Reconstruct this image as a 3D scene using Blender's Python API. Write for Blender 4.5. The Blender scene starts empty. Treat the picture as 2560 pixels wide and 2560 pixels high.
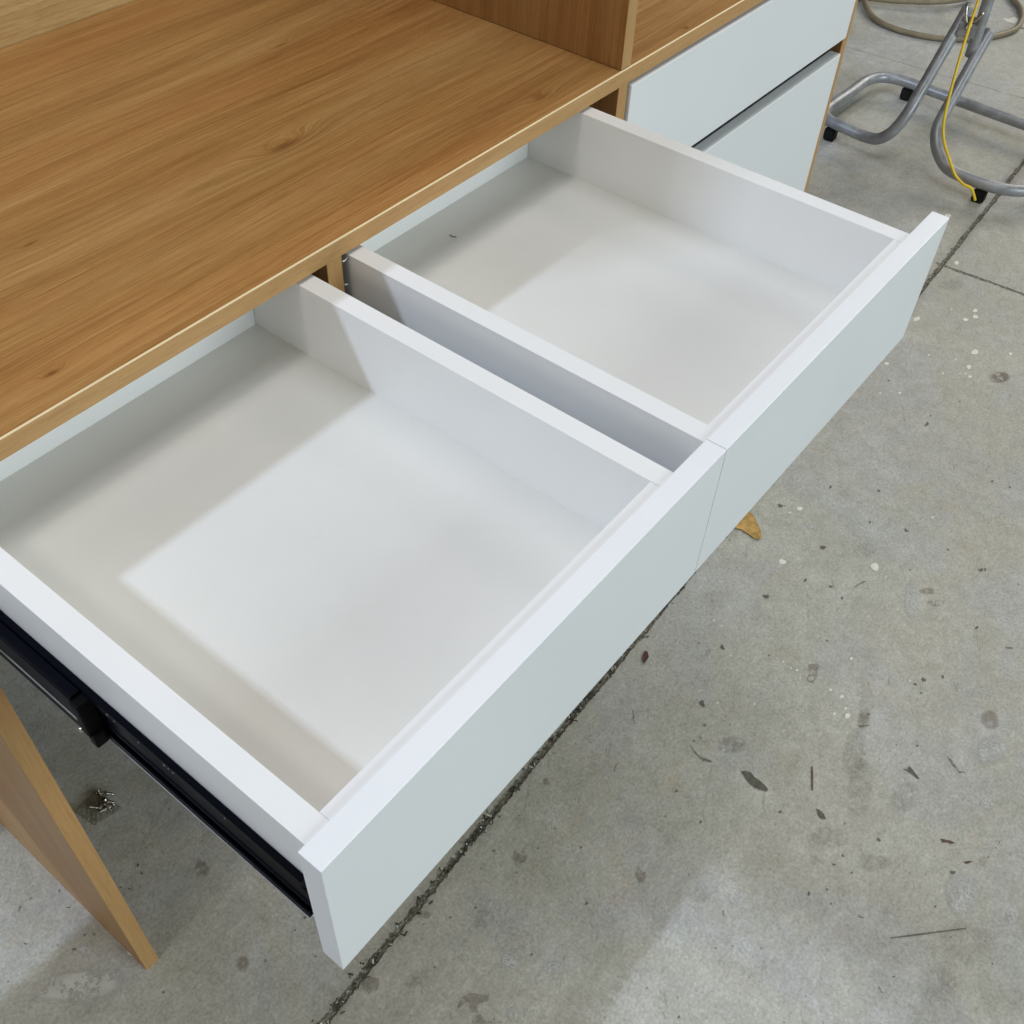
import bpy, bmesh, math, random
from mathutils import Vector, Matrix

# ------------------------------------------------------------------ camera, world, lamps
H = 0.7232                      # height of the desk top above the floor
sc = bpy.context.scene
C = bpy.data.collections.new("scene"); sc.collection.children.link(C)
cd = bpy.data.cameras.new("camera"); cam = bpy.data.objects.new("camera", cd); C.objects.link(cam)
R = [[0.620324, -0.783465, 0.03716], [0.561946, 0.476985, 0.675797], [-0.547188, -0.398331, 0.73615]]
cam.matrix_world = Matrix.Translation((-0.85309, -0.52062, 0.4515 + H)) @ Matrix(R).transposed().to_4x4()
cd.sensor_width = 36.0; cd.lens = 36.0 * 2624.34 / 2560.0
cd.clip_start = 0.02; cd.clip_end = 200
sc.camera = cam
sc.view_settings.view_transform = 'Standard'; sc.view_settings.look = 'None'
sc.view_settings.gamma = 1; sc.view_settings.exposure = -0.16; sc.view_settings.use_curve_mapping = False

w = bpy.data.worlds.new("World"); sc.world = w; w.use_nodes = True
wb = w.node_tree.nodes['Background']; wb.inputs[0].default_value = (0.97, 1.0, 0.98, 1); wb.inputs[1].default_value = 0.05

def lamp(name, loc, target, sx, sy, power, col, roll=None):
    l = bpy.data.lights.new(name, 'AREA'); l.shape = 'RECTANGLE'; l.size = sx; l.size_y = sy
    l.energy = power; l.color = col
    o = bpy.data.objects.new(name, l); C.objects.link(o)
    z = (Vector(loc) - Vector(target)).normalized()
    x = Vector((1, 0, 0)) if roll is None else Vector(roll)
    x = (x - z * x.dot(z)).normalized(); y = z.cross(x)
    m = Matrix((x, y, z)).transposed().to_4x4(); m.translation = Vector(loc); o.matrix_world = m
    return o
d1 = Vector((-0.807, 0.533, 1.0)).normalized()
p1 = Vector((-0.6, -0.1, 0.63))
lamp("hall_lamp_far", p1 + d1 * 5.0, p1, 0.28, 0.018, 128, (0.66, 0.78, 1.0))
p2 = Vector((1.55, 0.1, 0.0)); d2 = Vector((-1.0, -0.05, 1.0)).normalized()
lamp("hall_lamp_left", p2 + d2 * 5.2, p2, 0.45, 0.3, 16, (1.0, 0.95, 0.88))
lamp("hall_lamp_overhead", (0.3, -0.3, 4.6), (0.0, -0.1, 0.5), 2.6, 1.6, 54, (0.97, 0.96, 1.0))
lamp("front_fill", (0.2, -5.0, 2.4), (0.0, 0.0, 0.6), 3.5, 2.2, 184, (0.83, 0.95, 1.0))  # unseen soft fill added in front to light the drawer fronts
lamp("left_fill", (-6, -1.0, 2.6), (-0.4, -0.1, 0.6), 2.5, 2.0, 42, (1.0, 0.94, 0.88), (0, 1, 0))  # unseen fill added for the faces turned left
lamp("right_fill", (6, -0.5, 2.6), (0.0, -0.1, 0.6), 2.5, 2.0, 105, (1.0, 0.96, 0.84), (0, 1, 0))  # unseen soft fill added from the right
lamp("hall_lamp_right", (3.7, -0.5, 4.0), (0.0, -0.1, 0.6), 0.8, 0.5, 24, (1.0, 0.95, 0.86))

# ------------------------------------------------------------------ node helpers
class NT:
    def __init__(s, name):
        s.m = bpy.data.materials.new(name); s.m.use_nodes = True
        s.t = s.m.node_tree; s.t.nodes.clear()
        s.out = s.n('ShaderNodeOutputMaterial')
    def n(s, k, **kw):
        x = s.t.nodes.new(k)
        for a, v in kw.items(): setattr(x, a, v)
        return x
    def l(s, a, b): s.t.links.new(a, b)
    def put(s, sock, v):
        if isinstance(v, bpy.types.NodeSocket): s.l(v, sock)
        elif v is not None: sock.default_value = v
    def math(s, op, a, b=None, c=None, clamp=False):
        x = s.n('ShaderNodeMath', operation=op); x.use_clamp = clamp
        for i, v in enumerate((a, b, c)):
            if v is not None: s.put(x.inputs[i], v)
        return x.outputs[0]
    def comb(s, a, b, c):
        x = s.n('ShaderNodeCombineXYZ')
        for i, v in enumerate((a, b, c)): s.put(x.inputs[i], v)
        return x.outputs[0]
    def noise(s, vec, scale=1.0, detail=2.0, rough=0.5, dist=0.0):
        x = s.n('ShaderNodeTexNoise'); s.l(vec, x.inputs['Vector'])
        x.inputs['Scale'].default_value = scale; x.inputs['Detail'].default_value = detail
        x.inputs['Roughness'].default_value = rough; x.inputs['Distortion'].default_value = dist
        return x.outputs['Fac']
    def sstep(s, v, lo, hi, a=0.0, b=1.0):
        x = s.n('ShaderNodeMapRange', interpolation_type='SMOOTHSTEP')
        s.put(x.inputs[0], v)
        for i, q in enumerate((lo, hi, a, b)): x.inputs[i + 1].default_value = q
        return x.outputs[0]
    def ramp(s, v, stops):
        x = s.n('ShaderNodeValToRGB'); s.l(v, x.inputs[0]); e = x.color_ramp.elements
        while len(e) < len(stops): e.new(0.5)
        for i, (p, c) in enumerate(stops): e[i].position = p; e[i].color = (*c, 1)
        return x.outputs[0]
    def mix(s, f, a, b, mode='MIX'):
        x = s.n('ShaderNodeMix', data_type='RGBA', blend_type=mode)
        s.put(x.inputs[0], f)
        for i, v in ((6, a), (7, b)):
            if isinstance(v, tuple): v = (*v, 1) if len(v) == 3 else v
            s.put(x.inputs[i], v)
        return x.outputs[2]
    def bump(s, h, dist, strength=1.0):
        x = s.n('ShaderNodeBump'); s.l(h, x.inputs['Height']); x.inputs['Distance'].default_value = dist
        x.inputs['Strength'].default_value = strength
        return x.outputs[0]
    def bsdf(s, col, rough=0.5, spec=0.5, metal=0.0, normal=None, **kw):
        x = s.n('ShaderNodeBsdfPrincipled')
        s.put(x.inputs['Base Color'], (*col, 1) if isinstance(col, tuple) else col)
        s.put(x.inputs['Roughness'], rough); x.inputs['Specular IOR Level'].default_value = spec
        x.inputs['Metallic'].default_value = metal
        if normal is not None: s.l(normal, x.inputs['Normal'])
        for k, v in kw.items(): s.put(x.inputs[k.replace('_', ' ')], v)
        s.sh = x
        s.l(x.outputs[0], s.out.inputs[0])
        return x
    def pos(s):
        g = s.n('ShaderNodeNewGeometry'); x = s.n('ShaderNodeSeparateXYZ'); s.l(g.outputs['Position'], x.inputs[0])
        return g.outputs['Position'], x.outputs[0], x.outputs[1], x.outputs[2]

def wood(name, along='x', knots=(), tint=(1, 1, 1), seed=0.0, rough=0.42, contrast=1.0):
    t = NT(name); P, X, Y, Z = t.pos()
    A, B, D = {'x': (X, Y, Z), 'z': (Z, Y, X), 'zx': (Z, X, Y)}[along]
    warp = t.noise(t.comb(t.math('MULTIPLY', A, 3.0), t.math('MULTIPLY', B, 9.0), t.math('ADD', D, seed)), 1.0, 2.0)
    warp = t.math('MULTIPLY', t.math('SUBTRACT', warp, 0.5), 0.022)
    V = t.math('ADD', B, warp); dark = None
    for (kx, ky, a, b, s) in knots:
        dx = t.math('DIVIDE', t.math('SUBTRACT', A, kx), a); dy = t.math('DIVIDE', t.math('SUBTRACT', B, ky), b)
        r2 = t.math('ADD', t.math('MULTIPLY', dx, dx), t.math('MULTIPLY', dy, dy))
        g = t.math('POWER', 2.718, t.math('MULTIPLY', r2, -1.0))
        V = t.math('ADD', V, t.math('MULTIPLY', g, b * 1.5 * s))
        g2 = t.math('MULTIPLY', t.math('POWER', 2.718, t.math('MULTIPLY', r2, -7.0)), s * 0.62)
        g2 = t.math('ADD', g2, t.math('MULTIPLY', g, 0.12))
        dark = g2 if dark is None else t.math('ADD', dark, g2)
    def n(fa, fb, det, r=0.55, off=0.0):
        return t.noise(t.comb(t.math('ADD', t.math('MULTIPLY', A, fa), seed * 7 + off), t.math('MULTIPLY', V, fb), t.math('MULTIPLY', D, fb * 0.6)), 1.0, det, r)
    big = n(2.0, 34, 3.0); mid = n(4.0, 190, 5.0, 0.75, 3.3); fin = n(12, 620, 4.0, 0.75, 9.1); pore = n(45, 1300, 2.0, 0.5, 5.0)
    wide = n(2.0, 14.0, 2.0, 0.5, 21.0); line = n(1.6, 210, 2.0, 0.5, 31.0)
    v = t.math('ADD', t.math('MULTIPLY', big, 0.28), t.math('MULTIPLY', mid, 0.36))
    v = t.math('ADD', v, t.math('MULTIPLY', fin, 0.36))
    if dark is not None: v = t.math('SUBTRACT', v, t.math('MULTIPLY', dark, 0.25))
    v = t.math('ADD', t.math('MULTIPLY', t.math('SUBTRACT', v, 0.5), 1.35 * contrast), 0.5)
    c = t.ramp(v, [(0.26, (0.220, 0.095, 0.026)), (0.40, (0.345, 0.170, 0.050)), (0.50, (0.435, 0.232, 0.076)), (0.60, (0.515, 0.295, 0.110)), (0.76, (0.65, 0.42, 0.19))])
    c = t.mix(t.sstep(wide, 0.42, 0.66, 0.0, 0.5), c, t.mix(1.0, c, (1.04, 0.90, 0.84), 'MULTIPLY'))
    wide2 = n(1.4, 12.0, 2.0, 0.5, 47.0)
    c = t.mix(t.sstep(wide2, 0.50, 0.70, 0.0, 0.6), c, t.mix(1.0, c, (1.0, 1.06, 1.12), 'MULTIPLY'))
    c = t.mix(t.sstep(line, 0.60, 0.72, 0.0, 0.30), c, t.mix(1.0, c, (0.68, 0.56, 0.45), 'MULTIPLY'))
    c = t.mix(t.sstep(pore, 0.54, 0.68, 0.0, 0.30), c, t.mix(1.0, c, (0.62, 0.55, 0.5), 'MULTIPLY'))
    c = t.mix(1.0, c, tint, 'MULTIPLY')
    t.bsdf(c, t.sstep(fin, 0.3, 0.7, rough - 0.05, rough + 0.08), 0.42, normal=t.bump(t.math('ADD', fin, pore), 0.00012, 0.6))
    return t.m

def plain(name, col, rough=0.4, spec=0.5, metal=0.0, var=0.04, bscale=0, bdist=0.0, vs=6.0):
    t = NT(name); P, X, Y, Z = t.pos()
    n = t.noise(P, vs, 3.0, 0.6)
    c = t.mix(t.sstep(n, 0.35, 0.65), tuple(k * (1 - var) for k in col), tuple(min(1, k * (1 + var)) for k in col))
    nn = t.bump(t.noise(P, bscale, 2.0), bdist) if bscale else None
    t.bsdf(c, t.sstep(t.noise(P, vs * 2.3, 3.0), 0.3, 0.7, rough * 0.88, rough * 1.12), spec, metal, nn)
    return t.m

M = {}
M['top'] = wood('oak_laminate_top', 'x', [(-0.3116, 0.1318, 0.045, 0.012, 1.0), (-0.1827, 0.2761, 0.022, 0.004, 0.9), (-0.5377, 0.1635, 0.012, 0.003, 1.1), (-0.0950, 0.0240, 0.024, 0.008, 0.7), (-0.615, 0.027, 0.014, 0.004, 1.0), (0.1286, 0.0063, 0.006, 0.003, 1.2)])
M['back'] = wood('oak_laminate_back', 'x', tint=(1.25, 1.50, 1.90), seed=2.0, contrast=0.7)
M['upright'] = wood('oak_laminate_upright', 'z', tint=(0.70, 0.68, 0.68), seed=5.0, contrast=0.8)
M['leg'] = wood('oak_laminate_leg', 'z', tint=(1.06, 1.12, 1.22), seed=8.0, contrast=0.6)
M['edge'] = wood('oak_edge_band', 'x', tint=(1.12, 1.22, 1.42), seed=3.0, contrast=0.35)
M['edgev'] = wood('oak_edge_band_upright', 'zx', tint=(1.12, 1.22, 1.42), seed=4.0, contrast=0.35)
M['cut'] = plain('trimmed_edge_line', (0.82, 0.66, 0.40), 0.4)
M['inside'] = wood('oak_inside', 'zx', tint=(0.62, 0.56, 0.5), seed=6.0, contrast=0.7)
M['white'] = plain('white_melamine', (0.80, 0.805, 0.79), 0.36, 0.45, var=0.012, bscale=900, bdist=0.00003)
def drawer_base():
    t = NT('white_drawer_base'); P, X, Y, Z = t.pos()
    n = t.noise(P, 7.0, 4.0, 0.6); m = t.noise(P, 60.0, 4.0, 0.7)
    c = t.mix(t.sstep(n, 0.35, 0.65), (0.720, 0.722, 0.680), (0.742, 0.742, 0.705))
    c = t.mix(t.sstep(m, 0.58, 0.75, 0.0, 0.10), c, (0.60, 0.59, 0.54))
    vo = t.n('ShaderNodeTexVoronoi'); vo.inputs['Scale'].default_value = 42.0; t.l(P, vo.inputs['Vector'])
    sp = t.n('ShaderNodeSeparateColor'); t.l(vo.outputs['Color'], sp.inputs[0])
    fl = t.math('LESS_THAN', vo.outputs['Distance'], t.math('MULTIPLY', t.sstep(sp.outputs[0], 0.80, 1.0), 0.035))
    c = t.mix(t.math('MULTIPLY', fl, t.math('MULTIPLY', sp.outputs[1], 0.8)), c, (0.22, 0.20, 0.17))
    t.bsdf(c, t.sstep(t.noise(P, 16.0, 4.0, 0.6), 0.3, 0.7, 0.34, 0.50), 0.42, normal=t.bump(t.noise(P, 700, 2.0), 0.00004))
    return t.m
M['base'] = drawer_base()
M['front'] = plain('white_front_board', (0.80, 0.815, 0.82), 0.33, 0.5, var=0.006, bscale=900, bdist=0.00002)
M['black'] = plain('black_slide_steel', (0.0015, 0.002, 0.005), 0.5, 0.06, 0.0, var=0.2)
M['zinc_highlight'] = plain('bare_steel_and_highlight', (0.30, 0.30, 0.29), 0.35, 0.5, 0.8, var=0.1)  # bare steel of the wear marks, also the painted highlight strips
M['plastic'] = plain('black_plastic', (0.002, 0.002, 0.002), 0.6, 0.08, var=0.2)
M['rubber'] = plain('black_rubber', (0.010, 0.010, 0.009), 0.7, 0.25, var=0.3, vs=60)
M['splinter'] = plain('pale_splinter', (0.7, 0.68, 0.64), 0.6)
M['screw'] = plain('bright_screw', (0.50, 0.47, 0.42), 0.22, 0.5, 1.0, var=0.2, vs=200)
M['tan'] = plain('beige_rubber_hose', (0.24, 0.195, 0.125), 0.5, 0.4, var=0.12, vs=30)
M['yellow'] = plain('yellow_cord_sheath', (0.88, 0.60, 0.03), 0.38, 0.5, var=0.06, vs=40)
M['leafy'] = plain('dry_tan_chip', (0.47, 0.29, 0.085), 0.6, 0.3, var=0.22, vs=90, bscale=300, bdist=0.0004)
M['maroon'] = plain('dry_red_flake', (0.075, 0.022, 0.02), 0.5, 0.4, var=0.3, vs=200)
M['shaving'] = plain('pale_shaving', (0.55, 0.53, 0.48), 0.5, 0.4, var=0.3, vs=300)
M['grit'] = plain('dark_grit', (0.05, 0.05, 0.04), 0.8, 0.2, var=0.4, vs=200)

def steel():
    t = NT('galvanised_tube'); P, X, Y, Z = t.pos()
    n = t.noise(P, 38, 4.0, 0.65); s = t.noise(P, 9, 3.0)
    c = t.mix(t.sstep(n, 0.38, 0.66), (0.31, 0.32, 0.33), (0.39, 0.40, 0.41))
    c = t.mix(t.sstep(s, 0.56, 0.72, 0.0, 0.5), c, (0.17, 0.165, 0.16))
    t.bsdf(c, t.sstep(n, 0.3, 0.7, 0.34, 0.52), 0.5, 0.35, t.bump(n, 0.0002))
    return t.m
M['steel'] = steel()

def film():
    t = NT('clear_bag_film'); P, X, Y, Z = t.pos()
    b = t.n('ShaderNodeBsdfPrincipled'); b.inputs['Base Color'].default_value = (0.5, 0.48, 0.42, 1); b.inputs['Roughness'].default_value = 0.12
    tr = t.n('ShaderNodeBsdfTransparent'); tr.inputs[0].default_value = (0.86, 0.85, 0.80, 1)
    mx = t.n('ShaderNodeMixShader'); mx.inputs[0].default_value = 0.16
    t.l(tr.outputs[0], mx.inputs[1]); t.l(b.outputs[0], mx.inputs[2]); t.l(mx.outputs[0], t.out.inputs[0])
    return t.m
M['film'] = film()

def concrete():
    t = NT('worn_concrete'); P, X, Y, Z = t.pos()
    a = t.noise(P, 1.7, 5.0, 0.6, 0.6); b = t.noise(P, 7.0, 5.0, 0.62, 0.8); c3 = t.noise(P, 36.0, 7.0, 0.72, 0.6); f = t.noise(P, 260.0, 4.0, 0.75)
    v = t.math('ADD', t.math('MULTIPLY', a, 0.20), t.math('MULTIPLY', b, 0.26))
    v = t.math('ADD', v, t.math('ADD', t.math('MULTIPLY', c3, 0.28), t.math('MULTIPLY', f, 0.26)))
    col = t.ramp(v, [(0.32, (0.190, 0.184, 0.155)), (0.43, (0.275, 0.268, 0.236)), (0.51, (0.330, 0.323, 0.292)), (0.60, (0.405, 0.400, 0.372))])
    col = t.mix(1.0, col, t.ramp(f, [(0.30, (0.86, 0.86, 0.85)), (0.50, (1.0, 1.0, 1.0)), (0.70, (1.10, 1.10, 1.10))]), 'MULTIPLY')
    c4 = t.noise(P, 110.0, 5.0, 0.7, 0.8)
    col = t.mix(1.0, col, t.ramp(c4, [(0.32, (0.88, 0.88, 0.86)), (0.50, (1.0, 1.0, 1.0)), (0.68, (1.08, 1.08, 1.08))]), 'MULTIPLY')
    hue = t.noise(P, 4.3, 4.0, 0.6, 1.0)
    col = t.mix(t.sstep(hue, 0.45, 0.60, 0.0, 0.9), col, t.mix(1.0, col, (0.97, 0.985, 1.07), 'MULTIPLY'))
    hue2 = t.noise(P, 9.3, 4.0, 0.6, 1.4)
    col = t.mix(t.sstep(hue2, 0.60, 0.76, 0.0, 0.65), col, t.mix(1.0, col, (1.02, 0.90, 0.80), 'MULTIPLY'))
    # trowel smears, faint streaks
    st = t.noise(t.comb(t.math('MULTIPLY', t.math('ADD', X, t.math('MULTIPLY', Y, 0.6)), 20.0), t.math('MULTIPLY', t.math('SUBTRACT', Y, t.math('MULTIPLY', X, 0.6)), 95.0), 0.0), 1.0, 4.0, 0.65, 1.5)
    col = t.mix(t.sstep(st, 0.62, 0.72, 0.0, 0.42), col, (0.12, 0.12, 0.105))
    st2 = t.noise(t.comb(t.math('MULTIPLY', X, 70.0), t.math('MULTIPLY', Y, 18.0), 3.0), 1.0, 4.0, 0.65, 2.0)
    col = t.mix(t.sstep(st2, 0.62, 0.76, 0.0, 0.20), col, (0.48, 0.48, 0.46))
    # pits and small dark flecks
    vo = t.n('ShaderNodeTexVoronoi'); vo.inputs['Scale'].default_value = 36.0; vo.inputs['Randomness'].default_value = 1.0; t.l(P, vo.inputs['Vector'])
    sp = t.n('ShaderNodeSeparateColor'); t.l(vo.outputs['Color'], sp.inputs[0])
    rad = t.math('MULTIPLY', t.sstep(sp.outputs[0], 0.62, 1.0), 0.085)
    fl = t.math('LESS_THAN', t.math('ADD', vo.outputs['Distance'], t.math('MULTIPLY', t.math('SUBTRACT', c3, 0.5), 0.12)), rad)
    col = t.mix(t.math('MULTIPLY', fl, t.math('MULTIPLY', sp.outputs[1], 0.75)), col, (0.07, 0.068, 0.055))
    vo2 = t.n('ShaderNodeTexVoronoi'); vo2.inputs['Scale'].default_value = 95.0; t.l(P, vo2.inputs['Vector'])
    sp2 = t.n('ShaderNodeSeparateColor'); t.l(vo2.outputs['Color'], sp2.inputs[0])
    fl2 = t.math('LESS_THAN', vo2.outputs['Distance'], t.math('MULTIPLY', t.sstep(sp2.outputs[0], 0.55, 1.0), 0.13))
    col = t.mix(t.math('MULTIPLY', fl2, 0.5), col, t.mix(sp2.outputs[2], (0.08, 0.08, 0.07), (0.5, 0.5, 0.48)))
    # saw-cut joints
    wob = t.math('MULTIPLY', t.math('SUBTRACT', t.noise(P, 45.0, 4.0, 0.7), 0.5), 0.011)
    wob2 = t.math('MULTIPLY', t.math('SUBTRACT', t.noise(P, 170.0, 3.0, 0.7), 0.5), 0.006)
    wb_ = t.math('ADD', wob, wob2)
    bow = t.math('MULTIPLY', t.math('SUBTRACT', t.noise(P, 3.0, 1.0), 0.5), 0.008)
    dm = t.math('ABSOLUTE', t.math('ADD', t.math('SUBTRACT', Y, t.math('ADD', t.math('MULTIPLY', X, 0.0345), -0.1603)), bow))
    jm = t.sstep(t.math('ADD', dm, wb_), 0.0022, 0.0052, 1.0, 0.0)
    dc = t.math('ABSOLUTE', t.math('SUBTRACT', X, t.math('ADD', t.math('MULTIPLY', Y, -0.081), 1.0876)))
    jc = t.math('MULTIPLY', t.sstep(t.math('ADD', dc, wb_), 0.0016, 0.0046, 0.9, 0.0), t.math('LESS_THAN', Y, -0.112))
    df = t.math('ABSOLUTE', t.math('SUBTRACT', X, t.math('ADD', t.math('MULTIPLY', Y, -0.081), 1.933)))
    jf = t.sstep(t.math('ADD', df, wb_), 0.0006, 0.003, 0.35, 0.0)
    dg = t.math('ABSOLUTE', t.math('SUBTRACT', X, t.math('ADD', t.math('MULTIPLY', Y, -0.20), 2.380)))
    jg = t.math('MULTIPLY', t.sstep(t.math('ADD', dg, wb_), 0.004, 0.006, 1.0, 0.0), t.math('LESS_THAN', Y, 0.185))
    j = t.math('MAXIMUM', t.math('MAXIMUM', jm, jc), t.math('MAXIMUM', jf, jg))
    halo = t.math('MULTIPLY', t.sstep(dm, 0.006, 0.022, 0.35, 0.0), t.sstep(b, 0.4, 0.6))
    col = t.mix(halo, col, (0.15, 0.145, 0.12))
    jn = t.noise(P, 150.0, 4.0, 0.75)
    jcol = t.ramp(jn, [(0.35, (0.045, 0.042, 0.028)), (0.48, (0.10, 0.095, 0.072)), (0.58, (0.19, 0.18, 0.15)), (0.70, (0.45, 0.44, 0.41))])
    col = t.mix(j, col, jcol)
    h = t.math('ADD', t.math('MULTIPLY', c3, 0.4), t.math('MULTIPLY', f, 0.25))
    h = t.math('SUBTRACT', h, t.math('MULTIPLY', j, t.math('SUBTRACT', 3.2, t.math('MULTIPLY', jn, 2.4))))
    col = t.mix(1.0, col, (1.30, 1.295, 1.235), 'MULTIPLY')
    t.bsdf(col, t.sstep(b, 0.3, 0.7, 0.42, 0.66), 0.40, normal=t.bump(h, 0.0016))
    return t.m
M['concrete'] = concrete()

def stain(name, cols, edge=0.25, opac=1.0, nscale=140.0, namt=0.9, rough=0.6, streak=False, grainy=False):
    """a mark on the concrete; 'fall' runs from 1 at its middle to 0 at its rim"""
    t = NT(name); P, X, Y, Z = t.pos()
    at = t.n('ShaderNodeAttribute', attribute_name='fall')
    n = t.noise(P, nscale, 4.0, 0.7)
    if streak: n = t.noise(t.comb(t.math('MULTIPLY', X, 2.2), Y, Z), nscale, 4.0, 0.7, 2.5)
    if streak or grainy:
        n2 = t.noise(P, nscale * 2.2, 4.0, 0.75)
        a = t.math('MULTIPLY', t.math('MULTIPLY', t.sstep(at.outputs['Fac'], 0.02, 0.75), t.sstep(t.math('ADD', t.math('MULTIPLY', n, 0.6), t.math('MULTIPLY', n2, 0.4)), 0.42 if streak else 0.40, 0.53)), opac)
    else:
        a = t.math('ADD', at.outputs['Fac'], t.math('MULTIPLY', t.math('SUBTRACT', n, 0.5), namt))
        a = t.sstep(a, 0.30, 0.30 + edge, 0.0, opac)
    c = t.mix(t.sstep(t.noise(P, nscale * 0.6, 3.0), 0.35, 0.65), cols[0], cols[1])
    b = t.bsdf(c, rough, 0.35)
    tr = t.n('ShaderNodeBsdfTransparent'); mx = t.n('ShaderNodeMixShader')
    t.l(a, mx.inputs[0]); t.l(tr.outputs[0], mx.inputs[1]); t.l(b.outputs[0], mx.inputs[2]); t.l(mx.outputs[0], t.out.inputs[0])
    return t.m
SM = dict(white=stain('paint_drip', ((0.72, 0.71, 0.62), (0.80, 0.79, 0.72)), 0.1, 1.0, 300, 0.15, 0.4),
    dark=stain('dark_spot', ((0.075, 0.073, 0.058), (0.13, 0.125, 0.10)), 0.5, 0.62, 330, 1.1),
    olive=stain('olive_mark', ((0.085, 0.084, 0.060), (0.135, 0.13, 0.10)), 0.3, 0.85, 300, 0.7, 0.45),
    rust=stain('rust_mark', ((0.10, 0.055, 0.045), (0.15, 0.09, 0.075)), 0.15, 0.9, 260, 0.3),
    brown=stain('brown_mark', ((0.23, 0.19, 0.15), (0.27, 0.225, 0.18)), 0.7, 0.40, 60, 1.5, grainy=True),
    faint=stain('faint_mark', ((0.185, 0.170, 0.140), (0.21, 0.195, 0.165)), 1.1, 0.15, 80, 1.1, grainy=True),
    scrape=stain('white_scrape', ((0.52, 0.52, 0.50), (0.62, 0.62, 0.60)), 0.5, 0.8, 120, 2.2, streak=True),
    pale=stain('spalled_patch', ((0.50, 0.49, 0.45), (0.68, 0.67, 0.62)), 0.25, 0.9, 45, 0.9, grainy=True),
    thin=stain('long_scratch', ((0.11, 0.11, 0.09), (0.16, 0.155, 0.13)), 0.3, 0.85, 260, 0.6))

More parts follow.
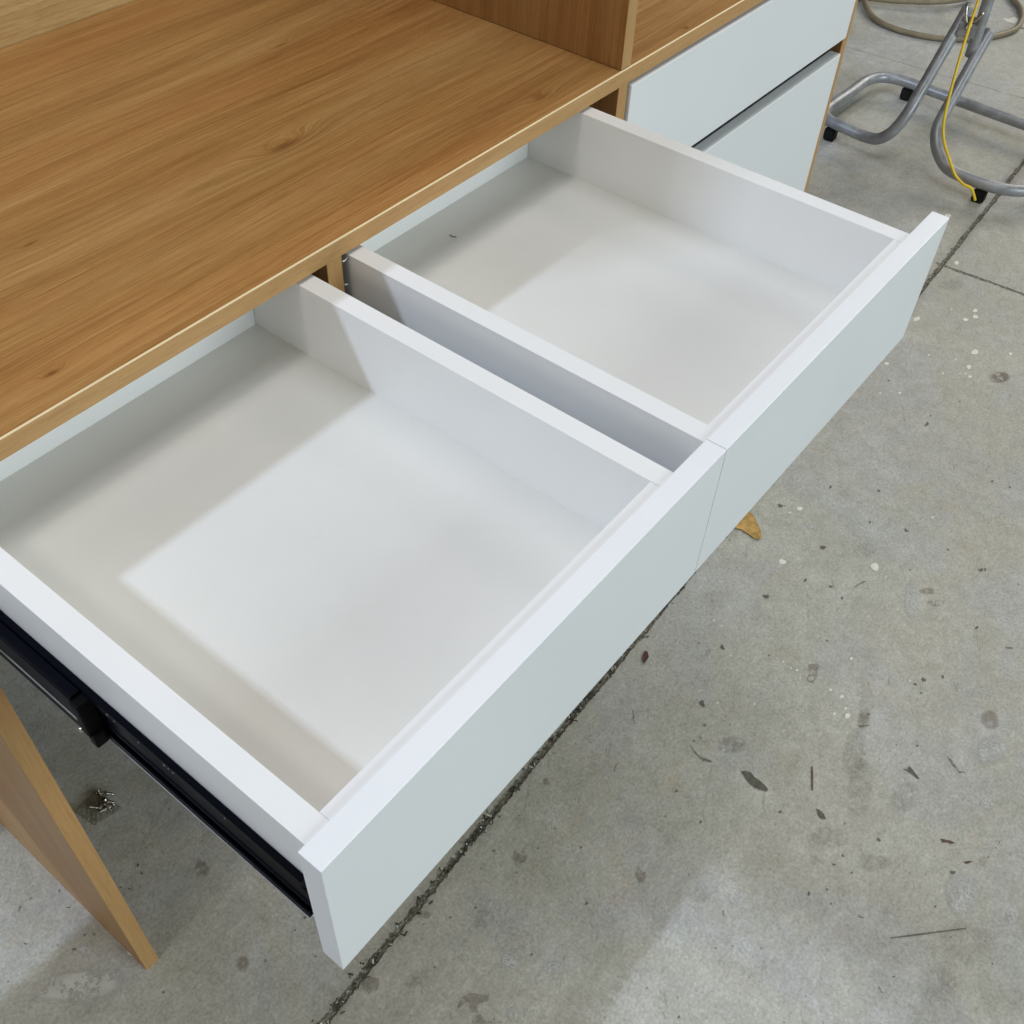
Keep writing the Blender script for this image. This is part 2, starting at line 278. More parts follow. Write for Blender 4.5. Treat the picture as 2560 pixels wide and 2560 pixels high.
# marks on the concrete, in metres on the floor: (centre, two half axes) and outlines
STAINS={'white':([[0.7342,-0.1719,0.0021,-0.0024,-0.0039,-0.0018],[0.824,-0.2894,0.0024,-0.0027,-0.0046,-0.0018],[0.7753,-0.2609,0.001,-0.0012,-0.002,-0.0008],[0.7995,-0.3016,0.0016,-0.0018,-0.003,-0.0012],[0.6748,-0.2238,0.001,-0.0012,-0.0019,-0.0008],[0.6522,-0.1976,0.0008,-0.0009,-0.0014,-0.0006],[0.3135,-0.2203,0.0022,-0.0026,-0.0035,-0.0019],[0.2963,-0.2128,0.0011,-0.0013,-0.0018,-0.0009],[0.2001,-0.2514,0.0028,-0.0033,-0.0042,-0.0023],[0.2809,-0.3616,0.0036,-0.0043,-0.0057,-0.0027],[0.0418,-0.2292,0.0008,-0.001,-0.0011,-0.0007],[0.0405,-0.2424,0.0008,-0.0009,-0.0011,-0.0007],[0.2729,-0.3831,0.0006,-0.0008,-0.001,-0.0005],[0.1072,-0.408,0.0012,-0.0014,-0.0017,-0.0008],[0.0425,-0.3384,0.0008,-0.0009,-0.0011,-0.0006],[0.0395,-0.3514,0.0008,-0.0009,-0.0011,-0.0006],[0.042,-0.3594,0.001,-0.0012,-0.0014,-0.0007],[0.038,-0.3662,0.0006,-0.0007,-0.0008,-0.0004],[0.0332,-0.3687,0.0008,-0.0009,-0.0011,-0.0006],[0.0418,-0.38,0.0021,-0.0025,-0.003,-0.0015],[0.0516,-0.3891,0.0006,-0.0007,-0.0008,-0.0004],[0.0048,-0.2774,0.0006,-0.0007,-0.0008,-0.0005],[0.0428,-0.4089,0.0011,-0.0014,-0.0016,-0.0008],[0.0424,-0.4255,0.0015,-0.0018,-0.0021,-0.0011],[0.0293,-0.4377,0.0011,-0.0014,-0.0016,-0.0008],[0.0124,-0.4299,0.0011,-0.0013,-0.0016,-0.0008],[0.0205,-0.4448,0.002,-0.0025,-0.0029,-0.0014],[-0.0422,-0.3412,0.0007,-0.0009,-0.001,-0.0006],[-0.0721,-0.3024,0.0007,-0.0009,-0.001,-0.0006],[0.1256,-0.4856,0.0008,-0.0009,-0.0011,-0.0005],[0.4315,-0.3878,0.0011,-0.0013,-0.0019,-0.0008],[1.2815,-0.0606,0.0037,-0.0041,-0.0067,-0.0028],[1.1251,-0.1437,0.0028,-0.0032,-0.005,-0.002],[0.9952,-0.2337,0.0027,-0.0031,-0.0045,-0.0018],[0.9766,-0.2414,0.003,-0.0034,-0.0049,-0.0019],[0.9553,-0.2306,0.0027,-0.003,-0.0044,-0.0018],[0.8964,-0.159,0.0032,-0.0037,-0.0052,-0.0023],[0.8887,-0.1582,0.0013,-0.0015,-0.0021,-0.0009],[0.8728,-0.2815,0.0037,-0.0042,-0.0059,-0.0023],[0.9115,-0.3336,0.0018,-0.0021,-0.003,-0.0011],[0.8242,-0.2893,0.0022,-0.0026,-0.0035,-0.0014],[0.799,-0.3015,0.0017,-0.0019,-0.0026,-0.001],[0.8024,-0.292,0.001,-0.0011,-0.0015,-0.0006],[0.7953,-0.2847,0.001,-0.0011,-0.0015,-0.0006],[0.7761,-0.2607,0.0012,-0.0014,-0.0019,-0.0008],[0.7345,-0.1721,0.0022,-0.0026,-0.0034,-0.0016],[0.6747,-0.2241,0.0015,-0.0017,-0.0022,-0.001],[0.6513,-0.198,0.0009,-0.0011,-0.0014,-0.0007],[0.9685,-0.1967,0.001,-0.0012,-0.0017,-0.0007],[0.8082,-0.2203,0.0013,-0.0015,-0.002,-0.0009],[0.8288,-0.2624,0.001,-0.0011,-0.0016,-0.0006],[0.7962,-0.3176,0.0007,-0.0008,-0.0011,-0.0004]],[[[2.3754,0.2323],[2.3804,0.2159],[2.4079,0.2094],[2.4003,0.1949],[2.3795,0.189],[2.3597,0.1933],[2.3594,0.2047],[2.3602,0.215]]]),'dark':([[-0.0862,-0.2873,0.0034,-0.004,-0.0052,-0.0032],[-0.0952,-0.6374,0.0021,-0.0026,-0.0033,-0.0013],[0.1388,-0.4996,0.0024,-0.0029,-0.0042,-0.0018],[0.1245,-0.4939,0.0016,-0.0019,-0.0027,-0.0012],[0.1602,-0.5179,0.0018,-0.0021,-0.0031,-0.0013],[0.1166,-0.5058,0.0012,-0.0015,-0.0021,-0.0009],[0.0404,-0.4648,0.0015,-0.0018,-0.0025,-0.0012],[-0.1593,-0.5265,0.0014,-0.0017,-0.002,-0.001],[-0.2086,-0.5306,0.001,-0.0013,-0.0015,-0.0008],[-0.1571,-0.4416,0.0016,-0.0019,-0.0023,-0.0013],[-0.2143,-0.3286,0.0013,-0.0015,-0.0018,-0.0011],[-0.2261,-0.5166,0.0015,-0.0018,-0.0021,-0.0011],[-0.1307,-0.3124,0.001,-0.0012,-0.0015,-0.0009],[-0.0901,-0.3321,0.0008,-0.001,-0.0013,-0.0008],[-0.2301,-0.3731,0.0014,-0.0017,-0.002,-0.0012],[-0.1203,-0.5099,0.0009,-0.0011,-0.0014,-0.0007],[-0.1716,-0.5441,0.001,-0.0013,-0.0016,-0.0008],[-0.1135,-0.5511,0.0018,-0.0022,-0.0028,-0.0013],[-0.0498,-0.6628,0.0008,-0.0009,-0.0012,-0.0005],[-0.0231,-0.6663,0.0008,-0.0009,-0.0012,-0.0005],[-0.1679,-0.7129,0.001,-0.0012,-0.0015,-0.0006],[-0.2506,-0.633,0.001,-0.0012,-0.0014,-0.0006],[-0.3523,-0.5092,0.0007,-0.0008,-0.0009,-0.0005],[-0.3343,-0.4782,0.0007,-0.0009,-0.0009,-0.0006],[-0.3483,-0.4645,0.0007,-0.0009,-0.0009,-0.0006],[-0.4354,-0.4713,0.0012,-0.0015,-0.0015,-0.001],[-0.3309,-0.567,0.0007,-0.0008,-0.0009,-0.0005],[-0.1471,-0.6372,0.0012,-0.0014,-0.0018,-0.0007],[-0.2206,-0.5417,0.0009,-0.0011,-0.0013,-0.0006],[-0.1762,-0.5232,0.0012,-0.0015,-0.0018,-0.0009],[0.0213,-0.5132,0.0008,-0.001,-0.0014,-0.0006],[0.0376,-0.5346,0.0013,-0.0016,-0.0022,-0.001],[0.2993,-0.1943,0.0027,-0.0032,-0.005,-0.0027],[0.2645,-0.2848,0.003,-0.0036,-0.0055,-0.0028],[0.1269,-0.2648,0.0029,-0.0034,-0.0049,-0.0027],[0.2041,-0.3285,0.0019,-0.0022,-0.0033,-0.0017],[0.1951,-0.3508,0.0016,-0.002,-0.0029,-0.0014],[0.1901,-0.2943,0.0019,-0.0022,-0.0033,-0.0017],[0.43,-0.2985,0.0018,-0.0021,-0.0036,-0.0017],[0.6296,-0.2937,0.0027,-0.0032,-0.0057,-0.0025],[0.3774,-0.4865,0.0024,-0.0028,-0.0045,-0.0018],[0.3793,-0.3674,0.0022,-0.0026,-0.0042,-0.0019],[0.0091,-0.2617,0.0025,-0.003,-0.0041,-0.0024],[0.2709,-0.5224,0.0018,-0.0022,-0.0034,-0.0013],[0.3585,-0.3172,0.0016,-0.0018,-0.003,-0.0014],[0.3092,-0.4048,0.0011,-0.0013,-0.002,-0.0009],[0.384,-0.4328,0.0013,-0.0015,-0.0025,-0.001],[0.57,-0.4301,0.0016,-0.0019,-0.0034,-0.0013],[0.5758,-0.4572,0.0014,-0.0016,-0.0029,-0.0011],[0.6925,-0.1952,0.0015,-0.0018,-0.0033,-0.0015],[0.3873,-0.2358,0.0018,-0.0021,-0.0035,-0.0018],[0.0387,-0.3181,0.0012,-0.0014,-0.0019,-0.0011],[0.1129,-0.3686,0.0012,-0.0014,-0.002,-0.001],[-0.0054,-0.2329,0.001,-0.0012,-0.0016,-0.001],[0.3829,-0.4911,0.0015,-0.0018,-0.0029,-0.0011],[0.186,-0.1696,0.0009,-0.001,-0.0015,-0.0009],[-0.0454,-0.1689,0.0018,-0.0021,-0.0028,-0.0018],[-0.0425,-0.1724,0.0018,-0.0021,-0.0028,-0.0018],[-0.0396,-0.1632,0.0012,-0.0014,-0.0019,-0.0012],[0.6534,-0.2895,0.0012,-0.0014,-0.0027,-0.0011],[-0.6102,-0.09,0.0013,-0.0016,-0.0012,-0.0012],[-0.6271,-0.0915,0.001,-0.0013,-0.0009,-0.001],[-0.4163,-0.2035,0.0012,-0.0015,-0.0013,-0.001],[-0.3626,-0.1995,0.0009,-0.001,-0.0009,-0.0007],[-0.5077,-0.215,0.0012,-0.0015,-0.0011,-0.001],[-0.3981,-0.3242,0.0016,-0.002,-0.0017,-0.0012],[-0.4826,-0.3105,0.0012,-0.0014,-0.0011,-0.0009],[-0.5597,-0.2371,0.001,-0.0013,-0.0009,-0.0008],[-0.348,-0.2802,0.0013,-0.0015,-0.0013,-0.001],[-0.4813,-0.2297,0.0012,-0.0015,-0.0012,-0.001],[-0.381,-0.2418,0.0011,-0.0014,-0.0012,-0.0009],[-0.3489,-0.2424,0.001,-0.0012,-0.0011,-0.0008],[-0.2688,-0.1811,0.0009,-0.0011,-0.001,-0.0008],[-0.6327,-0.1291,0.001,-0.0012,-0.0009,-0.0009],[-0.7625,0.1442,0.0012,-0.0014,-0.0009,-0.0012],[-0.7677,0.1209,0.0016,-0.0019,-0.0006,-0.0009],[-0.7747,0.0817,0.0011,-0.0014,-0.0008,-0.0011],[-0.7677,0.0739,0.001,-0.0012,-0.0008,-0.0011],[-0.8207,0.1232,0.0015,-0.0019,-0.0006,-0.0009],[-0.8552,0.1031,0.0008,-0.001,-0.0006,-0.0008],[-0.7912,0.0773,0.0015,-0.0019,-0.0009,-0.0013],[-0.796,0.188,0.0004,-0.0005,-0.0006,-0.0009],[-0.717,0.0951,0.001,-0.0012,-0.0007,-0.001],[-0.6592,0.1282,0.0007,-0.0008,-0.0006,-0.0007],[-0.6694,0.1106,0.0008,-0.0009,-0.0006,-0.0008],[-0.6603,0.0905,0.0006,-0.0007,-0.0005,-0.0006],[-0.7118,0.0863,0.0012,-0.0014,-0.0008,-0.001],[-0.6881,0.1009,0.0015,-0.0018,-0.0012,-0.0016],[-0.6917,0.0899,0.001,-0.0013,-0.0012,-0.0016],[-0.6212,0.1282,0.0008,-0.0009,-0.001,-0.0013],[-0.6169,0.1156,0.0006,-0.0008,-0.0007,-0.0008],[-0.6074,0.1093,0.0005,-0.0007,-0.0006,-0.0007],[-0.7598,-0.032,0.001,-0.0012,-0.0012,-0.0015],[-0.7997,0.0948,0.0007,-0.0009,-0.0007,-0.0009]],[[[-0.7901,0.1621],[-0.7865,0.1624],[-0.786,0.1609],[-0.7893,0.1603]],[[-0.8056,0.1592],[-0.8006,0.1631],[-0.7989,0.1628],[-0.8006,0.1603],[-0.8049,0.1577]],[[-0.1483,-0.3045],[-0.1511,-0.3145],[-0.1548,-0.3256],[-0.1499,-0.3416],[-0.1528,-0.342],[-0.1584,-0.3322],[-0.1556,-0.3202]],[[-0.307,-0.4485],[-0.3061,-0.4503],[-0.3113,-0.4539],[-0.3133,-0.4533]],[[-0.2711,-0.6232],[-0.2707,-0.6254],[-0.2748,-0.6312],[-0.2756,-0.6293]],[[-0.2115,-0.5709],[-0.2125,-0.5751],[-0.2104,-0.5795],[-0.2128,-0.5789],[-0.2147,-0.5742]],[[0.2248,-0.3544],[0.2444,-0.3606],[0.2467,-0.3647],[0.2337,-0.3587],[0.2239,-0.3565]],[[0.264,-0.5657],[0.2703,-0.5743],[0.2677,-0.5753],[0.2617,-0.5675]],[[0.0484,-0.5692],[0.0465,-0.5779],[0.0373,-0.591],[0.0416,-0.5984],[0.0349,-0.5932],[0.0397,-0.5807]],[[-0.2419,-0.253],[-0.23,-0.2498],[-0.2312,-0.2517],[-0.2416,-0.2548]],[[-0.1513,-0.2211],[-0.1528,-0.2245],[-0.17,-0.2371],[-0.1647,-0.2308]],[[0.0157,-0.4616],[0.0271,-0.473],[0.0263,-0.4748],[0.0138,-0.4639]]]),'brown':([[0.0276,-0.4643,0.0044,-0.0053,-0.0083,-0.0039],[0.1363,-0.5931,0.0065,-0.0078,-0.0103,-0.004],[-0.3076,-0.1986,0.002,-0.0025,-0.0044,-0.0033],[-0.5237,-0.1904,0.0033,-0.004,-0.0031,-0.0028],[0.2869,-0.4409,0.0063,-0.0074,-0.0046,-0.002],[0.2749,-0.4594,0.0072,-0.0086,-0.0046,-0.0019],[-0.6453,0.041,0.0037,-0.0046,-0.0055,-0.0065],[-0.3306,-0.3535,0.0029,-0.0036,-0.0079,-0.0053],[0.8322,-0.343,0.0092,-0.0106,-0.013,-0.0049],[0.8333,-0.3436,0.0083,-0.0096,-0.011,-0.0041],[-0.4039,-0.2319,0.0041,-0.0051,-0.0071,-0.0056],[-0.6875,-0.0743,0.0031,-0.0039,-0.0053,-0.0059]],[[[-0.5768,-0.2834],[-0.5678,-0.2796],[-0.5564,-0.2831],[-0.5491,-0.2951],[-0.5434,-0.3007],[-0.5505,-0.3039],[-0.5609,-0.2971],[-0.5668,-0.3046],[-0.5703,-0.2973],[-0.5642,-0.287],[-0.5723,-0.286]],[[-0.5732,-0.2997],[-0.5656,-0.3061],[-0.5669,-0.3148],[-0.5527,-0.3235],[-0.5579,-0.3302],[-0.5779,-0.3061]],[[0.0608,-0.366],[0.0705,-0.3776],[0.0483,-0.386],[0.0362,-0.3863],[0.0353,-0.3778],[0.05,-0.3731]],[[-0.6212,-0.1836],[-0.6108,-0.1902],[-0.606,-0.1993],[-0.6156,-0.2056],[-0.6246,-0.2006],[-0.6242,-0.192]]]),'scrape':([[0.0947,-0.6118,0.0108,-0.013,-0.0154,-0.0059],[-0.1115,-0.655,0.0111,-0.0136,-0.0169,-0.0068],[0.2586,-0.4289,0.0046,-0.0054,-0.0281,-0.0124],[-0.5044,-0.2964,0.0045,-0.0055,-0.0054,-0.0043],[-0.4789,-0.3371,0.0054,-0.0066,-0.0044,-0.0033],[0.3872,-0.2906,0.005,-0.0058,-0.007,-0.0033],[0.0161,-0.6356,0.0044,-0.0054,-0.0057,-0.0022],[-0.1007,-0.7103,0.0037,-0.0045,-0.0068,-0.0025],[-0.2838,-0.4551,0.0044,-0.0053,-0.0061,-0.0035],[-0.7846,0.0683,0.0042,-0.0051,-0.0027,-0.0036],[-0.5445,-0.3321,0.0031,-0.0038,-0.0044,-0.0034],[0.2907,-0.2511,0.0031,-0.0036,-0.0037,-0.0019],[-0.2106,-0.5593,0.0017,-0.0021,-0.0025,-0.0012]],[]),'rust':([],[[[-0.0639,-0.6087],[-0.062,-0.6138],[-0.0589,-0.6188],[-0.0582,-0.6255],[-0.063,-0.6205],[-0.0644,-0.616],[-0.0679,-0.6125]],[[-0.0749,-0.6422],[-0.0702,-0.6457],[-0.0667,-0.6503],[-0.072,-0.6477],[-0.0752,-0.6453]],[[-0.0781,-0.4425],[-0.0755,-0.4434],[-0.0862,-0.45],[-0.1062,-0.4598],[-0.1063,-0.4576]]]),'pale':([],[[[-0.8537,0.0788],[-0.8347,0.0871],[-0.8225,0.0772],[-0.8158,0.0722],[-0.7959,0.0512],[-0.7876,0.0393],[-0.7703,0.0197],[-0.7693,0.0133],[-0.7763,0.0034],[-0.7837,-0.0009],[-0.7951,-0.0003],[-0.8285,0.0297],[-0.8576,0.0721]]]),'faint':([[-0.2275,-0.677,0.0111,-0.0137,-0.0148,-0.0062],[-0.04,-0.5528,0.0095,-0.0116,-0.015,-0.0067],[0.0695,-0.4458,0.006,-0.0072,-0.0086,-0.0041],[-0.1852,-0.5045,0.0038,-0.0046,-0.0049,-0.0025],[-0.0583,-0.6594,0.003,-0.0037,-0.0048,-0.0019],[-0.2751,-0.3522,0.003,-0.0037,-0.0046,-0.003],[-0.2711,-0.3412,0.0027,-0.0033,-0.0038,-0.0025],[-0.0244,-0.4767,0.0082,-0.0099,-0.0284,-0.0138],[-0.0632,-0.5036,0.008,-0.0097,-0.032,-0.0153],[-0.1536,-0.5002,0.0153,-0.0186,-0.0103,-0.0052],[-0.1141,-0.3481,0.0098,-0.0118,-0.0075,-0.0044],[-0.3074,-0.4189,0.0065,-0.008,-0.0079,-0.0049],[-0.4855,-0.2455,0.0059,-0.0073,-0.008,-0.0066],[0.2995,-0.3361,0.0086,-0.0102,-0.01,-0.0048],[-0.1161,-0.3497,0.009,-0.0109,-0.0082,-0.0048],[0.0438,-0.4562,0.0052,-0.0063,-0.0108,-0.0052],[-0.5822,-0.2316,0.0076,-0.0093,-0.0043,-0.0039],[1.0456,-0.1643,0.0138,-0.0157,-0.0149,-0.0061],[-0.1431,-0.5598,0.009,-0.011,-0.009,-0.0042],[-0.1623,-0.6826,0.0172,-0.0211,-0.019,-0.0076]],[]),'olive':([],[[[-0.1395,-0.3768],[-0.1355,-0.3807],[-0.133,-0.3873],[-0.1361,-0.3947],[-0.1357,-0.4007],[-0.1373,-0.4094],[-0.1392,-0.4147],[-0.1433,-0.4161],[-0.1463,-0.4094],[-0.1485,-0.4009],[-0.1476,-0.3927],[-0.1444,-0.3858]],[[-0.1251,-0.4736],[-0.1236,-0.4782],[-0.1252,-0.4844],[-0.1299,-0.4897],[-0.1335,-0.4846],[-0.1323,-0.48]],[[-0.0058,-0.5335],[-0.0023,-0.5387],[0.0035,-0.5383],[0.002,-0.543],[-0.0052,-0.5568],[-0.0068,-0.554],[-0.0051,-0.544]]]),'thin':([],[[[-0.2138,-0.6117],[-0.1925,-0.6315],[-0.1721,-0.6513],[-0.1482,-0.6746],[-0.1495,-0.6751],[-0.1736,-0.6519],[-0.1928,-0.634],[-0.214,-0.6128]]])}
# ------------------------------------------------------------------ mesh helpers
def link(name, bm, mats, parent=None, smooth=False):
    me = bpy.data.meshes.new(name); bm.normal_update(); bm.to_mesh(me); bm.free()
    for m in (mats if isinstance(mats, (list, tuple)) else [mats]): me.materials.append(m)
    if smooth:
        for p in me.polygons: p.use_smooth = True
    o = bpy.data.objects.new(name, me); C.objects.link(o)
    if parent is not None:
        o.parent = parent
        if parent.type == 'EMPTY': me.transform(Matrix.Translation(-Vector(parent.location)))
        else:
            root = parent.parent
            me.transform(Matrix.Translation(-Vector(root.location)))
    return o
def tag(o, label=None, cat=None, group=None, kind=None):
    if label: o['label'] = label
    if cat: o['category'] = cat
    if group: o['group'] = group
    if kind: o['kind'] = kind
    return o
def thing(name, loc, label, cat, group=None):
    o = bpy.data.objects.new(name, None); o.location = loc; o.empty_display_size = 0.05; C.objects.link(o)
    return tag(o, label, cat, group)
def box(x0, x1, y0, y1, z0, z1, bev=0.0007, bm=None, mat=0):
    """z measured from the desk top"""
    own = bmesh.new()
    bmesh.ops.create_cube(own, size=1)
    for v in own.verts:
        v.co = Vector(((x0 + x1) / 2 + v.co.x * (x1 - x0), (y0 + y1) / 2 + v.co.y * (y1 - y0), (z0 + z1) / 2 + v.co.z * (z1 - z0) + H))
    if bev: bmesh.ops.bevel(own, geom=list(own.edges), offset=bev, segments=2, profile=0.6, affect='EDGES')
    for f in own.faces: f.material_index = mat
    if bm is None: return own
    tmp = bpy.data.meshes.new('t'); own.to_mesh(tmp); own.free(); bm.from_mesh(tmp); bpy.data.meshes.remove(tmp)
    return bm
def profile_y(pts, y0, y1, bm=None):
    """extrude an x,z outline along y"""
    bm = bm or bmesh.new()
    a = [bm.verts.new((x, y0, z + H)) for x, z in pts]; b = [bm.verts.new((x, y1, z + H)) for x, z in pts]
    n = len(pts)
    for i in range(n): bm.faces.new((a[i], a[(i + 1) % n], b[(i + 1) % n], b[i]))
    bm.faces.new(a); bm.faces.new(list(reversed(b)))
    bmesh.ops.recalc_face_normals(bm, faces=bm.faces)
    return bm
def smoothpath(pts, n=10):
    P = [Vector(p) for p in pts]; P = [P[0] * 2 - P[1]] + P + [P[-1] * 2 - P[-2]]; out = []
    for i in range(1, len(P) - 2):
        a, b, c, d = P[i - 1:i + 3]
        for k in range(n):
            t = k / n
            out.append(0.5 * ((2 * b) + (c - a) * t + (2 * a - 5 * b + 4 * c - d) * t * t + (3 * b - a - 3 * c + d) * t ** 3))
    out.append(P[-2]); return out
def tube(pts, r, seg=20, n=10, bm=None, cap=True, smooth=True, hollow=False):
    bm = bm or bmesh.new(); path = smoothpath(pts, n) if smooth else [Vector(p) for p in pts]
    up = Vector((0.03, 0.05, 1)); rings = []
    for i, p in enumerate(path):
        t = (path[min(i + 1, len(path) - 1)] - path[max(i - 1, 0)]).normalized()
        if i == 0: u = t.cross(up).normalized()
        else: u = (u - t * u.dot(t)).normalized()
        v = t.cross(u); rr = r(i / (len(path) - 1)) if callable(r) else r
        rings.append([bm.verts.new(p + (u * math.cos(2 * math.pi * k / seg) + v * math.sin(2 * math.pi * k / seg)) * rr) for k in range(seg)])
    for a, b in zip(rings, rings[1:]):
        for k in range(seg): bm.faces.new((a[k], a[(k + 1) % seg], b[(k + 1) % seg], b[k]))
    if cap: bm.faces.new(list(reversed(rings[0]))); bm.faces.new(rings[-1])
    bmesh.ops.recalc_face_normals(bm, faces=bm.faces)
    return bm

# ------------------------------------------------------------------ the floor with its marks
random.seed(7)
def make_floor():
    bm = bmesh.new(); lay = bm.verts.layers.float.new('fall')
    vs = [bm.verts.new(p) for p in ((-14, -14, 0), (16, -14, 0), (16, 16, 0), (-14, 16, 0))]; bm.faces.new(vs)
    keys = list(SM); h = 0.0004
    for k in keys:
        circ, pols = STAINS[k]; mi = keys.index(k) + 1
        outs = []
        for (cx, cy, ux, uy, vx, vy) in circ:
            n = 26; ph = random.random() * 6; o = []
            for i in range(n):
                a = 2 * math.pi * i / n
                q = (1.12 if k == 'dark' else 1.45 if k == 'white' else 1.12) * (1 + (0.24 if k == 'dark' else 0.10) * math.sin(2 * a + ph) + (0.16 if k == 'dark' else 0.07) * math.sin(3 * a + 2 * ph) + random.uniform(-.05, .05)) * (1.35 if k in ('faint', 'scrape', 'brown') else 1.0)
                o.append((cx + q * (ux * math.cos(a) + vx * math.sin(a)), cy + q * (uy * math.cos(a) + vy * math.sin(a))))
            outs.append(((cx, cy), o, True))
        for p in pols:
            cx = sum(a for a, b in p) / len(p); cy = sum(b for a, b in p) / len(p)
            outs.append(((cx, cy), p, False))
        for (cx, cy), o, circ_ in outs:
            h += 0.0000015 if k not in ('faint',) else 0.0000007
            if circ_ or k == 'pale':
                c = bm.verts.new((cx, cy, h)); c[lay] = 1.0; prev = None
                for s, val in ((0.33, 0.95), (0.66, 0.62), (1.0, 0.0)):
                    ring = []
                    for (a, b) in o:
                        v = bm.verts.new((cx + (a - cx) * s, cy + (b - cy) * s, h)); v[lay] = val; ring.append(v)
                    m = len(ring)
                    for i in range(m):
                        f = bm.faces.new((c, ring[i], ring[(i + 1) % m])) if prev is None else bm.faces.new((prev[i], ring[i], ring[(i + 1) % m], prev[(i + 1) % m]))
                        f.material_index = mi
                    prev = ring
            else:
                ring = []
                for (a, b) in o:
                    v = bm.verts.new((a, b, h)); v[lay] = 0.62; ring.append(v)
                f = bm.faces.new(ring); f.material_index = mi
                bmesh.ops.triangulate(bm, faces=[f])
    for f in bm.faces:
        if f.normal.z < 0: f.normal_flip()
    bm.normal_update()
    for f in bm.faces:
        if f.normal.z < 0: f.normal_flip()
    return tag(link('floor', bm, [M['concrete']] + [SM[k] for k in keys]), 'worn grey concrete floor with joints, stains and paint drips', 'floor', kind='structure')
make_floor()

def joint_debris():
    bm = bmesh.new()
    for i in range(1100):
        x = random.uniform(-0.95, 0.35) if i < 860 else random.uniform(0.8, 1.7)
        if math.sin(x * 61 + 1.3) + math.sin(x * 143) + 0.8 * math.sin(x * 27) < random.uniform(-1.6, 1.6): continue
        y = x * 0.0345 - 0.1603 + random.gauss(0, 0.0034)
        if abs(x + 0.60) < 0.035 and random.random() < 0.7: y += random.uniform(-0.008, 0.008)
        l = random.uniform(0.001, 0.0042) * (1.3 if random.random() < 0.12 else 0.7); wd = random.uniform(0.0003, 0.0011)
        a = random.uniform(0, math.pi); dx, dy = math.cos(a), math.sin(a); z = random.uniform(0.0008, 0.0025)
        bend = random.uniform(-0.4, 0.4)
        p = [Vector((x - dx * l, y - dy * l, z)), Vector((x - dy * l * bend, y + dx * l * bend, z + random.uniform(0, .0015))), Vector((x + dx * l, y + dy * l, z + random.uniform(-.0004, .0008)))]
        nrm = Vector((-dy, dx, random.uniform(-.5, .5))) * wd
        q = [bm.verts.new(k + s * nrm) for s in (-1, 1) for k in p]
        mi = 0 if random.random() < 0.22 else 1
        for f in (bm.faces.new((q[0], q[1], q[4], q[3])), bm.faces.new((q[1], q[2], q[5], q[4]))): f.material_index = mi
    return tag(link('joint_debris', bm, [M['shaving'], M['grit']]), 'pale shavings and dark grit lodged along the floor joint', 'debris', kind='stuff')
joint_debris()

# ------------------------------------------------------------------ the desk
B = 0.016
desk = thing('desk', (-0.088, 0.2, 0), 'oak-look desk with white drawers, two pulled open, and hutch panels on top', 'desk')
X0, X1 = -0.756, 0.580
top = link('desk_top', box(X0, X1, 0.0, 0.460, -B, 0.0, 0), M['top'], desk)
# edge band: front face darker laminate, trimmed pale line along its upper arris
bm = bmesh.new(); e0, e1 = -0.0011, -0.00005
ys = [(e1, 0.0), (e1 - 0.0001, 0.00004), (e0, -0.0010), (e0, -B + 0.0006), (e0 + 0.0006, -B), (e1, -B)]
r0 = [bm.verts.new((X0, y, z + H)) for y, z in ys]; r1 = [bm.verts.new((X1, y, z + H)) for y, z in ys]
for i in range(len(ys)):
    f = bm.faces.new((r0[i], r0[(i + 1) % 6], r1[(i + 1) % 6], r1[i])); f.material_index = 1 if i in (0, 1) else 0
bm.faces.new(r0); bm.faces.new(list(reversed(r1))); bmesh.ops.recalc_face_normals(bm, faces=bm.faces)
link('edge_band', bm, [M['edge'], M['cut']], top)
link('back_panel', box(X0, X1, 0.461, 0.477, -0.25, 0.928, 0.0006), M['back'], desk)
def upright(name, x0, x1, y1, z0, z1, mat='upright', ymin=0.0):
    p = link(name, box(x0, x1, ymin + 0.0008, y1, z0, z1, 0), M[mat], desk)
    bmx = box(x0, x1, ymin - 0.0004, ymin + 0.0006, z0, z1, 0.0003)
    e = link('edge_band', bmx, M['edgev'], p); return p
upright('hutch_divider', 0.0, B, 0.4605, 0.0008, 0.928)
tag(link('side_panel', box(-0.7565, -0.7405, 0.0008, 0.4605, -H, -B, 0), M['leg'], desk), 'end panel standing on the floor under the open left drawer')
sp = [o for o in desk.children if o.name == 'side_panel'][0]
link('edge_band', box(-0.7565, -0.7405, -0.0004, 0.0006, -H, -B, 0.0003), M['edgev'], sp)
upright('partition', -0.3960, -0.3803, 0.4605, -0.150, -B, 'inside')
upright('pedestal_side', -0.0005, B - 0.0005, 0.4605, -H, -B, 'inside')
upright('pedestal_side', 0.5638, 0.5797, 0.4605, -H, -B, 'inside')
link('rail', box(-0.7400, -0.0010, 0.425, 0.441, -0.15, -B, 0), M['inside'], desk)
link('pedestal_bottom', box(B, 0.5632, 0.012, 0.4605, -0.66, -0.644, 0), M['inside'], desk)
# splinters of laminate left on the partition
bm = bmesh.new()
for (x, y, z, dx, dz) in ((-0.3798, -0.0006, -0.0215, 0.0046, 0.0022), (-0.3798, -0.0006, -0.0430, 0.0035, -0.0010)):
    tube([(x, y, z + H), (x + dx * .5, y - .0008, z + dz * .2 + H), (x + dx, y - .001, z + dz + H)], lambda t: 0.0007 * (1 - t) + 0.0001, 8, 4, bm)
link('splinter', bm, M['splinter'], [o for o in desk.children if o.name == 'partition'][0])

